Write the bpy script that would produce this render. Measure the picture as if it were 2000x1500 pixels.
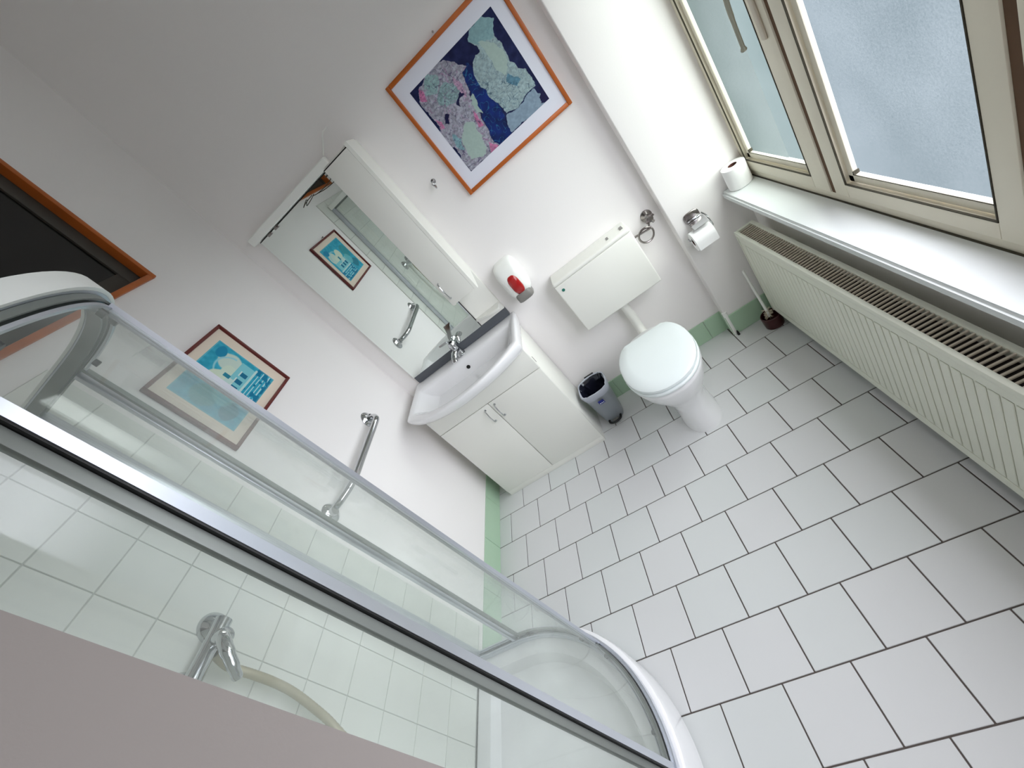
import bpy, bmesh, math, random
import numpy as np
from mathutils import Vector, Matrix
random.seed(7)
for o in list(bpy.data.objects): bpy.data.objects.remove(o)
scn = bpy.context.scene
COL = scn.collection
PI = math.pi

# ------------------------------------------------------------------ camera
cd = bpy.data.cameras.new('camera'); cam = bpy.data.objects.new('camera', cd); COL.objects.link(cam)
r0 = Vector((0.77679521, -0.03488243, -0.62878647)).normalized()
fw = Vector((-0.3221664, 0.83590749, -0.44437312)).normalized()
fw = (fw - r0*fw.dot(r0)).normalized(); up = r0.cross(fw)
M4 = Matrix((r0, up, -fw)).transposed().to_4x4(); M4.translation = Vector((1.2806871, -1.97714465, 1.66829018))
cam.matrix_world = M4
cd.sensor_width = 36; cd.sensor_fit = 'HORIZONTAL'; cd.lens = 853.46/2000*36; cd.clip_start = 0.01
scn.camera = cam

# ------------------------------------------------------------------ sky, light, exposure
w = bpy.data.worlds.new('overcast_sky'); scn.world = w; w.use_nodes = True
nt = w.node_tree; nt.nodes.clear()
tc = nt.nodes.new('ShaderNodeTexCoord'); sx = nt.nodes.new('ShaderNodeSeparateXYZ')
rp = nt.nodes.new('ShaderNodeValToRGB'); bg = nt.nodes.new('ShaderNodeBackground'); ou = nt.nodes.new('ShaderNodeOutputWorld')
mr = nt.nodes.new('ShaderNodeMapRange'); mr.inputs[1].default_value = -1; mr.inputs[2].default_value = 1
nt.links.new(tc.outputs['Generated'], sx.inputs[0]); nt.links.new(sx.outputs['Z'], mr.inputs[0]); nt.links.new(mr.outputs[0], rp.inputs[0])
nt.links.new(rp.outputs[0], bg.inputs[0]); nt.links.new(bg.outputs[0], ou.inputs[0])
cr = rp.color_ramp; cr.elements[0].position = 0.0; cr.elements[0].color = (.022, .030, .032, 1)
cr.elements[1].position = 1.0; cr.elements[1].color = (1.0, 1.0, 1.0, 1)
for p_, c_ in ((.46, (.026, .035, .038, 1)), (.52, (.86, .86, .88, 1))):
    e = cr.elements.new(p_); e.color = c_
bg.inputs[1].default_value = 7.0
for nm, y0, y1 in (('portal_a', -1.08, .07), ('portal_b', -2.33, -1.17)):
    ld = bpy.data.lights.new(nm, 'AREA'); ld.shape = 'RECTANGLE'; ld.size = 1.34; ld.size_y = y1-y0
    ld.cycles.is_portal = True
    lo = bpy.data.objects.new('window_portal', ld); COL.objects.link(lo); lo.location = (2.075, (y0+y1)/2, 1.46)
    lo.rotation_euler = (0, PI/2, 0)
scn.view_settings.view_transform = 'Standard'; scn.view_settings.look = 'None'
scn.view_settings.gamma = 1; scn.view_settings.use_curve_mapping = False
scn.view_settings.exposure = 0.3
try:
    scn.cycles.max_bounces = 16; scn.cycles.diffuse_bounces = 10; scn.cycles.transparent_max_bounces = 24
    scn.cycles.glossy_bounces = 6; scn.cycles.transmission_bounces = 8; scn.cycles.sample_clamp_indirect = 6
except Exception: pass

# ------------------------------------------------------------------ materials
def s2l(c): return tuple((v/255/12.92 if v/255 <= .04045 else ((v/255+.055)/1.055)**2.4) for v in c)
def mat(name, rgb, rough=.5, metal=0, bump=0, bscale=80, var=0, vscale=6, spec=.5, coat=0, alpha=None):
    m = bpy.data.materials.new(name); m.use_nodes = True; t = m.node_tree
    b = t.nodes['Principled BSDF']; c = s2l(rgb)
    b.inputs['Base Color'].default_value = (*c, 1); b.inputs['Roughness'].default_value = rough
    b.inputs['Metallic'].default_value = metal; b.inputs['Specular IOR Level'].default_value = spec
    b.inputs['Coat Weight'].default_value = coat; b.inputs['Coat Roughness'].default_value = .08
    if bump or var: co = t.nodes.new('ShaderNodeTexCoord')
    if var:
        n = t.nodes.new('ShaderNodeTexNoise'); n.inputs['Scale'].default_value = vscale; n.inputs['Detail'].default_value = 4
        t.links.new(co.outputs['Object'], n.inputs['Vector'])
        r = t.nodes.new('ShaderNodeMix'); r.data_type = 'RGBA'
        r.inputs[6].default_value = (*[v*(1-var) for v in c], 1); r.inputs[7].default_value = (*[min(1, v*(1+var)) for v in c], 1)
        t.links.new(n.outputs['Fac'], r.inputs[0]); t.links.new(r.outputs[2], b.inputs['Base Color'])
    if bump:
        n = t.nodes.new('ShaderNodeTexNoise'); n.inputs['Scale'].default_value = bscale; n.inputs['Detail'].default_value = 5
        t.links.new(co.outputs['Object'], n.inputs['Vector'])
        bp = t.nodes.new('ShaderNodeBump'); bp.inputs['Strength'].default_value = bump; bp.inputs['Distance'].default_value = .002
        t.links.new(n.outputs['Fac'], bp.inputs['Height']); t.links.new(bp.outputs[0], b.inputs['Normal'])
    return m
def mixmat(name, build):
    m = bpy.data.materials.new(name); m.use_nodes = True; t = m.node_tree; t.nodes.clear()
    o = t.nodes.new('ShaderNodeOutputMaterial'); s = build(t); t.links.new(s, o.inputs[0]); return m
def shower_glass(t):
    tr = t.nodes.new('ShaderNodeBsdfTransparent'); tr.inputs[0].default_value = (.975, .985, .978, 1)
    gl = t.nodes.new('ShaderNodeBsdfGlossy'); gl.inputs['Roughness'].default_value = .02
    df = t.nodes.new('ShaderNodeBsdfDiffuse'); df.inputs[0].default_value = (.76, .82, .78, 1)
    no = t.nodes.new('ShaderNodeTexNoise'); no.inputs['Scale'].default_value = 5; no.inputs['Detail'].default_value = 5
    co = t.nodes.new('ShaderNodeTexCoord'); t.links.new(co.outputs['Object'], no.inputs['Vector'])
    mp = t.nodes.new('ShaderNodeMapRange'); mp.inputs[1].default_value = .3; mp.inputs[2].default_value = .7; mp.inputs[3].default_value = .05; mp.inputs[4].default_value = .13
    t.links.new(no.outputs['Fac'], mp.inputs[0])
    m1 = t.nodes.new('ShaderNodeMixShader'); t.links.new(mp.outputs[0], m1.inputs[0]); t.links.new(tr.outputs[0], m1.inputs[1]); t.links.new(df.outputs[0], m1.inputs[2])
    lw = t.nodes.new('ShaderNodeLayerWeight'); pw = t.nodes.new('ShaderNodeMath'); pw.operation = 'POWER'; pw.inputs[1].default_value = 4.5
    t.links.new(lw.outputs['Facing'], pw.inputs[0])
    fr = t.nodes.new('ShaderNodeMapRange'); fr.inputs[3].default_value = .025; fr.inputs[4].default_value = .42; t.links.new(pw.outputs[0], fr.inputs[0])
    m2 = t.nodes.new('ShaderNodeMixShader'); t.links.new(fr.outputs[0], m2.inputs[0]); t.links.new(m1.outputs[0], m2.inputs[1]); t.links.new(gl.outputs[0], m2.inputs[2])
    return m2.outputs[0]
def frosted(tint, amb):
    def f(t):
        tr = t.nodes.new('ShaderNodeBsdfTransparent'); tr.inputs[0].default_value = (*tint, 1)
        tl = t.nodes.new('ShaderNodeBsdfTranslucent'); tl.inputs[0].default_value = (.85, .9, .95, 1)
        no = t.nodes.new('ShaderNodeTexNoise'); no.inputs['Scale'].default_value = 260; no.inputs['Detail'].default_value = 3
        n2 = t.nodes.new('ShaderNodeTexNoise'); n2.inputs['Scale'].default_value = 3; n2.inputs['Detail'].default_value = 2
        co = t.nodes.new('ShaderNodeTexCoord'); t.links.new(co.outputs['Object'], no.inputs['Vector']); t.links.new(co.outputs['Object'], n2.inputs['Vector'])
        ad = t.nodes.new('ShaderNodeMath'); ad.operation = 'ADD'; t.links.new(no.outputs['Fac'], ad.inputs[0]); t.links.new(n2.outputs['Fac'], ad.inputs[1])
        mp = t.nodes.new('ShaderNodeMapRange'); mp.inputs[1].default_value = .7; mp.inputs[2].default_value = 1.3
        mp.inputs[3].default_value = amb*.55; mp.inputs[4].default_value = amb*1.45
        t.links.new(ad.outputs[0], mp.inputs[0])
        m1 = t.nodes.new('ShaderNodeMixShader'); t.links.new(mp.outputs[0], m1.inputs[0]); t.links.new(tr.outputs[0], m1.inputs[1]); t.links.new(tl.outputs[0], m1.inputs[2])
        return m1.outputs[0]
    return f
WALL = mat('white_wall_paint', (237, 234, 233), .85, bump=.12, bscale=160)
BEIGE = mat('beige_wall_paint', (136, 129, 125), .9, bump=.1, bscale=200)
CEIL = mat('ceiling_paint', (238, 236, 232), .9, bump=.1)
GREEN = mat('pale_green_tile', (170, 198, 172), .3, bump=.05)
GROUT = mat('dark_grout', (88, 80, 76), .9, bump=.2)
WGROUT = mat('grey_wall_grout', (190, 193, 187), .9)
FT = mat('floor_tile_glaze', (210, 211, 212), .38, bump=.04, bscale=40, var=.02, vscale=3)
FT2 = mat('floor_tile_glaze_cool', (208, 211, 211), .38, bump=.04, bscale=40, var=.02, vscale=3)
WT = mat('wall_tile_glaze', (220, 222, 216), .3, bump=.03, bscale=20, var=.015, vscale=4)
CREAM = mat('cream_window_paint', (222, 216, 198), .5, bump=.15, bscale=60, var=.04, vscale=10)
BAREWOOD = mat('bare_brown_wood', (92, 66, 44), .8, bump=.3, bscale=50, var=.2, vscale=20)
JOINT = mat('dark_joint', (62, 58, 46), .9, var=.4, vscale=60)
OUTW = mat('outside_render', (74, 84, 86), .9, bump=.3)
SILL = mat('white_sill_stone', (214, 218, 218), .35, bump=.03)
RAD = mat('radiator_enamel', (222, 224, 210), .4, bump=.04)
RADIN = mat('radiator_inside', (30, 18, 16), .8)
LEVM = mat('worn_lever_metal', (142, 142, 128), .35, metal=.4)
GRILLE = mat('grille_paint', (196, 186, 170), .5)
CAB = mat('cabinet_laminate', (226, 226, 220), .45)
CABEDGE = mat('cabinet_edge', (236, 236, 230), .4)
CER = mat('white_ceramic', (234, 234, 236), .09, coat=.3)
PLAST = mat('white_plastic', (238, 240, 236), .3)
LIDP = mat('toilet_lid_plastic', (226, 233, 234), .22)
CISTP = mat('cistern_plastic', (229, 229, 223), .35)
CHROME = mat('chrome', (196, 198, 200), .1, metal=1, var=.05)
DCHROME = mat('aged_chrome', (150, 144, 142), .22, metal=1, var=.1)
ALU = mat('satin_aluminium', (206, 210, 218), .33, metal=.75)
ALUD = mat('dark_aluminium_channel', (128, 132, 128), .45, metal=.4)
SEAL = mat('grey_rubber_seal', (120, 126, 124), .6)
BLACK = mat('black_rubber', (14, 14, 14), .5)
MIR = mat('mirror_silver', (232, 238, 234), .0, metal=1)
DSTRIP = mat('gap_shade_grey', (82, 86, 92), .5)
TREAD = mat('red_window_plastic', (165, 14, 18), .12, coat=.5)
GREYP = mat('grey_plastic', (128, 126, 122), .4)
PAPER = mat('toilet_paper', (240, 240, 240), .95, bump=.25, bscale=120)
CORE = mat('cardboard_core', (88, 52, 46), .9)
BING = mat('grey_bin_plastic', (142, 148, 154), .35, bump=.05)
BAG = mat('clear_grey_bag', (176, 180, 192), .25, bump=.6, bscale=30)
BAGD = mat('dark_bag_inside', (22, 24, 38), .2, bump=.9, bscale=22, coat=.6)
BLUE = mat('blue_label', (24, 36, 130), .5)
MAROON = mat('maroon_plastic', (58, 12, 14), .35)
BRISTLE = mat('white_bristle', (214, 204, 184), .8)
FRW = mat('orange_wood', (178, 90, 22), .4, bump=.15, bscale=40, var=.18, vscale=14)
FRR = mat('dark_red_wood', (96, 22, 18), .35, var=.15, vscale=14)
MATB = mat('white_mount_board', (222, 224, 236), .8)
MATC = mat('cream_mount_board', (226, 212, 196), .8)
TRW = mat('transom_wood', (176, 92, 34), .35, bump=.2, bscale=30, var=.25, vscale=9)
DKSASH = mat('dark_sash_paint', (66, 62, 56), .6)
DKGLASS = mat('dark_glass', (14, 13, 10), .25)
HOSE = mat('ribbed_metal_hose', (176, 168, 144), .35, metal=.3)
DARK = mat('black_hole', (6, 6, 6), .6)
TEAL = mat('teal_button', (30, 110, 96), .4)
GLASS = mixmat('shower_glass', shower_glass)
FROST1 = mixmat('frosted_pane_green', frosted((.93, .97, .94), .035))
FROST2 = mixmat('frosted_pane_blue', frosted((.94, .95, .98), .04))
vcm = bpy.data.materials.new('printed_picture'); vcm.use_nodes = True
_b = vcm.node_tree.nodes['Principled BSDF']; _a = vcm.node_tree.nodes.new('ShaderNodeAttribute'); _a.attribute_name = 'ink'
vcm.node_tree.links.new(_a.outputs['Color'], _b.inputs['Base Color']); _b.inputs['Roughness'].default_value = .55
_b.inputs['Specular IOR Level'].default_value = .2

# ------------------------------------------------------------------ helpers
def obj(name, bm, m, parent=None, smooth=False, loc=None):
    me = bpy.data.meshes.new(name)
    if smooth is not False:
        for f in bm.faces: f.smooth = True
        ang = math.radians(smooth if smooth is not True else 40)
        for e in bm.edges:
            if len(e.link_faces) == 2 and e.calc_face_angle(0) > ang: e.smooth = False
    bm.normal_update(); bm.to_mesh(me); bm.free()
    ms = m if isinstance(m, (list, tuple)) else [m]
    for x in ms: me.materials.append(x)
    o = bpy.data.objects.new(name, me); COL.objects.link(o)
    if parent is not None:
        o.parent = parent; o.matrix_parent_inverse = Matrix.Translation(-parent.location) if parent.location.length else Matrix()
    return o
def empty(name, loc, label, cat, group=None):
    o = bpy.data.objects.new(name, None); COL.objects.link(o); o.location = loc; o.empty_display_size = .05
    return tag(o, label, cat, group)
def tag(o, label=None, cat=None, group=None, kind=None):
    if label: o['label'] = label
    if cat: o['category'] = cat
    if group: o['group'] = group
    if kind: o['kind'] = kind
    return o
def structure(name, bm, m, label=None, cat=None, smooth=False):
    return tag(obj(name, bm, m, None, smooth), label, cat, kind='structure')
def B(x0, x1, y0, y1, z0, z1, bev=0, seg=2, bm=None):
    b2 = bmesh.new()
    v = [b2.verts.new((x, y, z)) for x in (x0, x1) for y in (y0, y1) for z in (z0, z1)]
    for f in ((0, 1, 3, 2), (4, 6, 7, 5), (0, 4, 5, 1), (2, 3, 7, 6), (0, 2, 6, 4), (1, 5, 7, 3)): b2.faces.new([v[i] for i in f])
    bmesh.ops.recalc_face_normals(b2, faces=b2.faces)
    if bev: bmesh.ops.bevel(b2, geom=list(b2.edges), offset=bev, segments=seg, affect='EDGES', profile=.5, clamp_overlap=True)
    if bm is None: return b2
    join(bm, b2); return bm
def join(bm, b2):
    me = bpy.data.meshes.new('t'); b2.to_mesh(me); b2.free(); bm.from_mesh(me); bpy.data.meshes.remove(me)
def loft(rings, cap=True, closed=True, bm=None):
    bm = bm or bmesh.new(); R = []
    for r in rings: R.append([bm.verts.new(p) for p in r])
    n = len(rings[0])
    for a, b in zip(R[:-1], R[1:]):
        for i in range(n if closed else n-1):
            j = (i+1) % n; bm.faces.new((a[i], a[j], b[j], b[i]))
    if cap:
        bm.faces.new(R[0][::-1]); bm.faces.new(R[-1])
    bmesh.ops.recalc_face_normals(bm, faces=bm.faces)
    return bm
def tube(path, rad, n=12, bm=None, cap=True):
    bm = bm or bmesh.new(); P = [Vector(p) for p in path]; rings = []
    rs = rad if isinstance(rad, (list, tuple)) else [rad]*len(P)
    t0 = (P[1]-P[0]).normalized(); u = t0.orthogonal().normalized()
    for i, p in enumerate(P):
        t = (P[min(i+1, len(P)-1)]-P[max(i-1, 0)]).normalized()
        u = (u-t*u.dot(t)).normalized(); v = t.cross(u)
        rings.append([p+(u*math.cos(2*PI*k/n)+v*math.sin(2*PI*k/n))*rs[i] for k in range(n)])
    b2 = loft(rings, cap); join(bm, b2); return bm
def spline(pts, k=6):
    P = [Vector(p) for p in pts]; P = [P[0]*2-P[1]]+P+[P[-1]*2-P[-2]]; out = []
    for i in range(1, len(P)-2):
        a, b, c, d = P[i-1:i+3]
        for s in range(k):
            t = s/k
            out.append(.5*((2*b)+(c-a)*t+(2*a-5*b+4*c-d)*t*t+(3*b-a-3*c+d)*t**3))
    out.append(P[-2]); return out
def lathe(prof, c, axis='Z', n=24, bm=None, cap=True):
    rings = []
    for r, h in prof:
        ring = []
        for k in range(n):
            a = 2*PI*k/n; p = (r*math.cos(a), r*math.sin(a), h)
            if axis == 'X': p = (h, r*math.cos(a), r*math.sin(a))
            if axis == 'Y': p = (r*math.cos(a), h, r*math.sin(a))
            ring.append(Vector(p)+Vector(c))
        rings.append(ring)
    b2 = loft(rings, cap)
    if bm is None: return b2
    join(bm, b2); return bm
def prism(poly, z0, z1, bev=0, seg=2):
    bm = loft([[(x, y, z0) for x, y in poly], [(x, y, z1) for x, y in poly]])
    if bev:
        ed = [e for e in bm.edges if len(e.link_faces) == 2 and e.calc_face_angle(0) > .5]
        bmesh.ops.bevel(bm, geom=ed, offset=bev, segments=seg, affect='EDGES', clamp_overlap=True)
    return bm
def addmat(o, m):
    o.data.materials.append(m); return len(o.data.materials)-1
def sellipse(cx, cy, a, b, n=32, p=2.6):
    out = []
    for k in range(n):
        t = 2*PI*k/n; c, s = math.cos(t), math.sin(t)
        out.append((cx+a*math.copysign(abs(c)**(2/p), c), cy+b*math.copysign(abs(s)**(2/p), s)))
    return out

XL, YB, XW, YP, XP = -.09, .225, 1.985, .145, 1.61
YS, HC = -1.80, 3.25
# ------------------------------------------------------------------ room shell
floor = structure('floor', B(XL-.15, XW+.15, -3.4, YB+.15, -.08, -.0035), GROUT, 'white tiled floor in running bond', 'floor')
wall_back = structure('wall_back', B(XL-.15, XW+.07, YB, YB+.15, 0, HC), WALL, 'white back wall', 'wall')
pb = B(XP, XW+.1, YP, YB+.02, 0, HC, .006, 3)
obj('pier', pb, WALL, wall_back, smooth=30)
wl = bmesh.new()
TY0, TY1, TZ0, TZ1 = -1.45, -.32, 2.04, 2.78
B(XL-.2, XL, -2.1, TY0, 0, HC, bm=wl); B(XL-.2, XL, TY1, YB+.1, 0, HC, bm=wl)
B(XL-.2, XL, TY0, TY1, 0, TZ0, bm=wl); B(XL-.2, XL, TY0, TY1, TZ1, HC, bm=wl)
wall_left = structure('wall_left', wl, WALL, 'white left wall with tiled shower corner', 'wall')
WY0, WY1, WZ0, WZ1 = -2.42, YP, .70, 2.17
wr = bmesh.new()
B(1.94, XW+.15, WY0, YB+.1, 0, WZ0, bm=wr); B(1.94, XW+.15, WY0, YB+.1, WZ1, HC, bm=wr)
B(1.94, XW+.15, -3.4, WY0, 0, HC, bm=wr); 
wall_right = structure('wall_right', wr, WALL, 'white window wall', 'wall')
wall_front = structure('wall_front', B(XL-.2, .83, -3.4, YS, 0, HC), BEIGE, 'beige-grey wall corner close to the camera, left', 'wall')
structure('wall_entrance', B(XL-.2, XW+.2, -3.5, -3.4, 0, HC), WALL, 'white wall behind the camera', 'wall')
# fill lamp added on the ceiling out of view to lift the upper walls
lf = tag(obj('added_fill_lamp', lathe([(.14, 0), (.15, -.012), (.15, -.03), (.13, -.06), (.06, -.075)], (1.38, -2.6, HC), 'Z', 32), PLAST, None, True), 'round white fill lamp added on the ceiling behind the camera', 'lamp')
ll = bpy.data.lights.new('added_fill_light', 'AREA'); ll.shape = 'DISK'; ll.size = .28; ll.energy = 6; ll.color = (1.0, .985, .97)
lo = bpy.data.objects.new('added_fill_light', ll); COL.objects.link(lo); lo.location = (1.38, -2.6, HC-.09)
structure('ceiling', B(XL-.2, XW+.2, -3.45, YB+.15, HC, HC+.05), CEIL, 'plain ceiling', 'ceiling')

obj('outside_reveal', B(2.016, 2.135, .100, YB+.15, .3, HC), OUTW, wall_right)
# floor tiles, running bond, 20 cm
T = .2; g = .0022
meshes = {}
def floor_tile(x0, x1, y0, y1):
    wx, wy = x1-x0, y1-y0
    if wx < .012 or wy < .012: return
    m = FT if random.random() < .6 else FT2
    key = (round(wx, 3), round(wy, 3), m.name)
    if key not in meshes:
        o = obj('tile', B(-wx/2+g, wx/2-g, -wy/2+g, wy/2-g, -.011, 0, .0012, 1), m, floor); meshes[key] = o.data
    else:
        o = bpy.data.objects.new('tile', meshes[key]); COL.objects.link(o); o.parent = floor
    o.location = ((x0+x1)/2, (y0+y1)/2, 0)
for j in range(-1, 14):
    y1, y0 = -j*T, -(j+1)*T
    if j == -1: y1 = YB
    off = 0 if j % 2 else .1
    i = -2
    while True:
        x0 = i*T+off; x1 = x0+T; i += 1
        if x0 > 1.94: break
        if x1 <= XL+.004: continue
        a0, a1, b1 = max(x0, XL), min(x1, 1.94), y1
        if j == -1 and a0 >= XP-.02: b1 = YP
        floor_tile(a0, a1, y0, b1)

# wall tiles in the shower, 15 cm
wt = {}
def wall_tile(parent, a0, a1, z0, z1, side):
    wa, wz = a1-a0, z1-z0
    if wa < .012 or wz < .012: return
    key = (side, round(wa, 3), round(wz, 3))
    if key not in wt:
        q = .0014
        bm = B(0, .007, -wa/2+q, wa/2-q, -wz/2+q, wz/2-q, .001, 1) if side == 'L' else B(-wa/2+q, wa/2-q, 0, .007, -wz/2+q, wz/2-q, .001, 1)
        o = obj('tile', bm, WT, parent); wt[key] = o.data
    else:
        o = bpy.data.objects.new('tile', wt[key]); COL.objects.link(o); o.parent = parent
    o.location = (XL, (a0+a1)/2, (z0+z1)/2) if side == 'L' else ((a0+a1)/2, YS, (z0+z1)/2)
zs = [.165]+[.165+.15*k for k in range(1, 13)]
ys = [-.90-.151*k for k in range(0, 6)]+[YS]
gl = obj('tile_grout', B(XL, XL+.004, YS, -.90, .16, 1.965), WGROUT, wall_left)
gf = obj('tile_grout', B(XL+.005, .72, YS, YS+.004, .16, 1.965), WGROUT, wall_front)
for a, b in zip(ys[:-1], ys[1:]):
    for z0, z1 in zip(zs[:-1], zs[1:]): wall_tile(wall_left, b, a, z0, z1, 'L')
xs = [XL+.012]+[XL+.15*k for k in range(1, 6)]+[.72]
for a, b in zip(xs[:-1], xs[1:]):
    for z0, z1 in zip(zs[:-1], zs[1:]): wall_tile(wall_front, a, b, z0, z1, 'F')

# baseboards of pale green tile, split in lengths
def baseboard(name, parts):
    root = None
    for k, (x0, x1, y0, y1) in enumerate(parts):
        o = obj(name if k == 0 else 'tile', B(x0, x1, y0, y1, 0, .132, .0015, 1), GREEN, root)
        if k == 0: root = tag(o, 'pale green tile skirting', 'baseboard', kind='structure')
baseboard('baseboard_left', [(XL, XL+.007, -1.0, -.702), (XL, XL+.007, -.700, -.402), (XL, XL+.007, -.400, -.102), (XL, XL+.007, -.100, YB)])
baseboard('baseboard_back', [(XL+.2*k+.008 if k == 0 else XL+.2*k, XL+.2*k+.199, YB-.007, YB) for k in range(8)]+[(1.511, XP, YB-.007, YB)])
baseboard('baseboard_pier', [(XP, 1.8, YP-.007, YP), (1.801, 1.94, YP-.007, YP), (XP-.007, XP, YP-.007, YB-.008)])
baseboard('baseboard_right', [(1.933, 1.94, -.3*(k+1)+.138, -.3*k+.137) for k in range(6)])
# white corner bead with dark end by the pier
structure('trim_1', prism(sellipse(XP+.004, YP+.002, .013, .012, 12, 2), .0, .16, 0), PLAST, 'white rounded corner bead at the pier foot', 'trim', smooth=60)
wall_cap = obj('cable_end', lathe([(.007, 0), (.006, .018), (.003, .03)], (XP+.012, YP-.021, 0), n=10), BLACK, None, True)
tag(wall_cap, 'small black cable stub on the floor at the pier corner', 'cable')

# ------------------------------------------------------------------ window_1
FX = 1.985          # room-side face of the frame
win = structure('window_1', B(FX, FX+.030, WY0, WY1+.012, WZ0+.012, WZ0+.063, .004), CREAM, 'cream wooden casement window with frosted panes', 'window', smooth=40)
def wpart(name, x0, x1, y0, y1, z0, z1, m=CREAM, parent=win, bev=.003): return obj(name, B(x0, x1, y0, y1, z0, z1, bev), m, parent, smooth=40)
wpart('frame_post', FX, FX+.030, YP-.0435, YP+.012, .763, 2.12); wpart('frame_post', FX, FX+.030, WY0, WY0+.045, .763, 2.12)
wpart('frame_rail', FX, FX+.030, WY0, WY1+.012, 2.12, 2.17)
def groove(y0, y1):
    wpart('bare_groove', FX-.001, FX+.05, y0, y1, .763, 2.12, BAREWOOD, bev=0)
groove(-.480, -.457); groove(-1.125, -1.100)
def sash(y0, y1, gy0, gy1, fm, ha=None):
    zt = 2.118; z0, gz0, gz1 = .765, .812, 2.07
    bm = bmesh.new(); x0, x1 = FX-.006, FX+.0285
    B(x0, x1, gy1, y1, z0, zt, .003, bm=bm); B(x0, x1, y0, gy0, z0, zt, .003, bm=bm)
    B(x0, x1, gy0, gy1, z0, gz0, .003, bm=bm); B(x0, x1, gy0, gy1, gz1, zt, .003, bm=bm)
    s = obj('sash', bm, CREAM, win, smooth=40)
    # dark joint line then glazing beads stepping back to the pane
    jb = bmesh.new(); e = .003
    for (a, b, c, d) in ((gy1-e, gy1, gz0, gz1), (gy0, gy0+e, gz0, gz1), (gy0, gy1, gz0, gz0+e), (gy0, gy1, gz1-e, gz1)): B(FX-.0068, FX-.002, a, b, c, d, bm=jb)
    obj('joint', jb, JOINT, s)
    bb = bmesh.new(); w_ = .03
    for (a, b, c, d) in ((gy1-w_, gy1-e, gz0+e, gz1-e), (gy0+e, gy0+w_*.55, gz0+e, gz1-e), (gy0+e, gy1-e, gz0+e, gz0+w_), (gy0+e, gy1-e, gz1-w_, gz1-e)):
        B(FX+.008, FX+.0235, a, b, c, d, .004, bm=bb)
    obj('glazing_bead', bb, CREAM, s, smooth=40)
    jb = bmesh.new()
    B(FX+.0072, FX+.0085, gy0+.017, gy1-.028, gz0+.03, gz0+.0322, bm=jb); B(FX+.0072, FX+.0236, gy1-.0345, gy1-.0301, gz0+.03, gz0+.042, bm=jb)
    obj('putty_line', jb, JOINT, s)
    obj('pane', B(FX+.024, FX+.028, gy0+.0005, gy1-.0005, gz0+.0005, gz1-.0005), fm, s)
    return s
s1 = sash(-.456, .1005, -.372, .098, FROST1)
s2 = sash(-1.099, -.481, -1.037, -.545, FROST2)
s3 = sash(-2.374, -1.126, -2.30, -1.19, FROST2)  # third sash added out of view, widened to let in more light
# espagnolette handle on the narrow sash
hd = B(FX-.014, FX-.006, -.428, -.402, 1.285, 1.56, .006, 3); hs = obj('handle', hd, GRILLE, s1, smooth=50)
h2 = bmesh.new(); tube([(FX-.01, -.415, 1.47), (FX-.06, -.415, 1.47)], .009, 10, h2)
tube(spline([(FX-.055, -.415, 1.475), (FX-.062, -.413, 1.44), (FX-.06, -.40, 1.38), (FX-.058, -.392, 1.30)], 5), [.008]*5+[.007]*5+[.006]*6, 10, h2)
join(h2, lathe([(.007, 0), (.0095, .004), (.007, .012)], (FX-.058, -.3915, 1.292), n=10))
o = obj('handle_lever', h2, LEVM, s1, smooth=50); o['label'] = 'metal lever of the window handle'
# sill
sl = prism([(1.853, YP), (1.853, WY0-.02), (1.99, WY0-.02), (1.99, YP+.0)], .700, .735, .008, 3)
obj('window_sill', sl, SILL, win, smooth=40)
obj('sill_joint', B(1.979, 1.9845, WY0, YP, .7345, .7365), JOINT, win)
# ------------------------------------------------------------------ window_2 : dark transom in orange wood, left wall
tb = bmesh.new(); xf0, xf1 = XL-.06, XL+.012; t_ = .020
B(xf0, xf1, TY1-t_, TY1, TZ0, TZ1, .003, bm=tb); B(xf0, xf1, TY0, TY0+t_, TZ0, TZ1, .003, bm=tb)
B(xf0, xf1, TY0+t_, TY1-t_, TZ0, TZ0+t_, .003, bm=tb); B(xf0, xf1, TY0+t_, TY1-t_, TZ1-t_, TZ1, .003, bm=tb)
w2 = structure('window_2', tb, TRW, 'orange wood framed dark high window on the left wall', 'window', smooth=40)
tb = bmesh.new(); a = t_; b = .075
B(XL-.045, XL-.022, TY1-b, TY1-a, TZ0+a, TZ1-a, .003, bm=tb); B(XL-.045, XL-.022, TY0+a, TY0+b, TZ0+a, TZ1-a, .003, bm=tb)
B(XL-.045, XL-.022, TY0+b, TY1-b, TZ0+a, TZ0+b, .003, bm=tb); B(XL-.045, XL-.022, TY0+b, TY1-b, TZ1-b, TZ1-a, .003, bm=tb)
sh = obj('sash', tb, DKSASH, w2, smooth=40)
obj('pane', B(XL-.036, XL-.031, TY0+b, TY1-b, TZ0+b, TZ1-b), DKGLASS, sh)
structure('wall_shaft', B(XL-.25, XL-.2, TY0-.1, TY1+.1, TZ0-.1, TZ1+.1), DARK, 'dark board closing the shaft behind the high window', 'wall')

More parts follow.
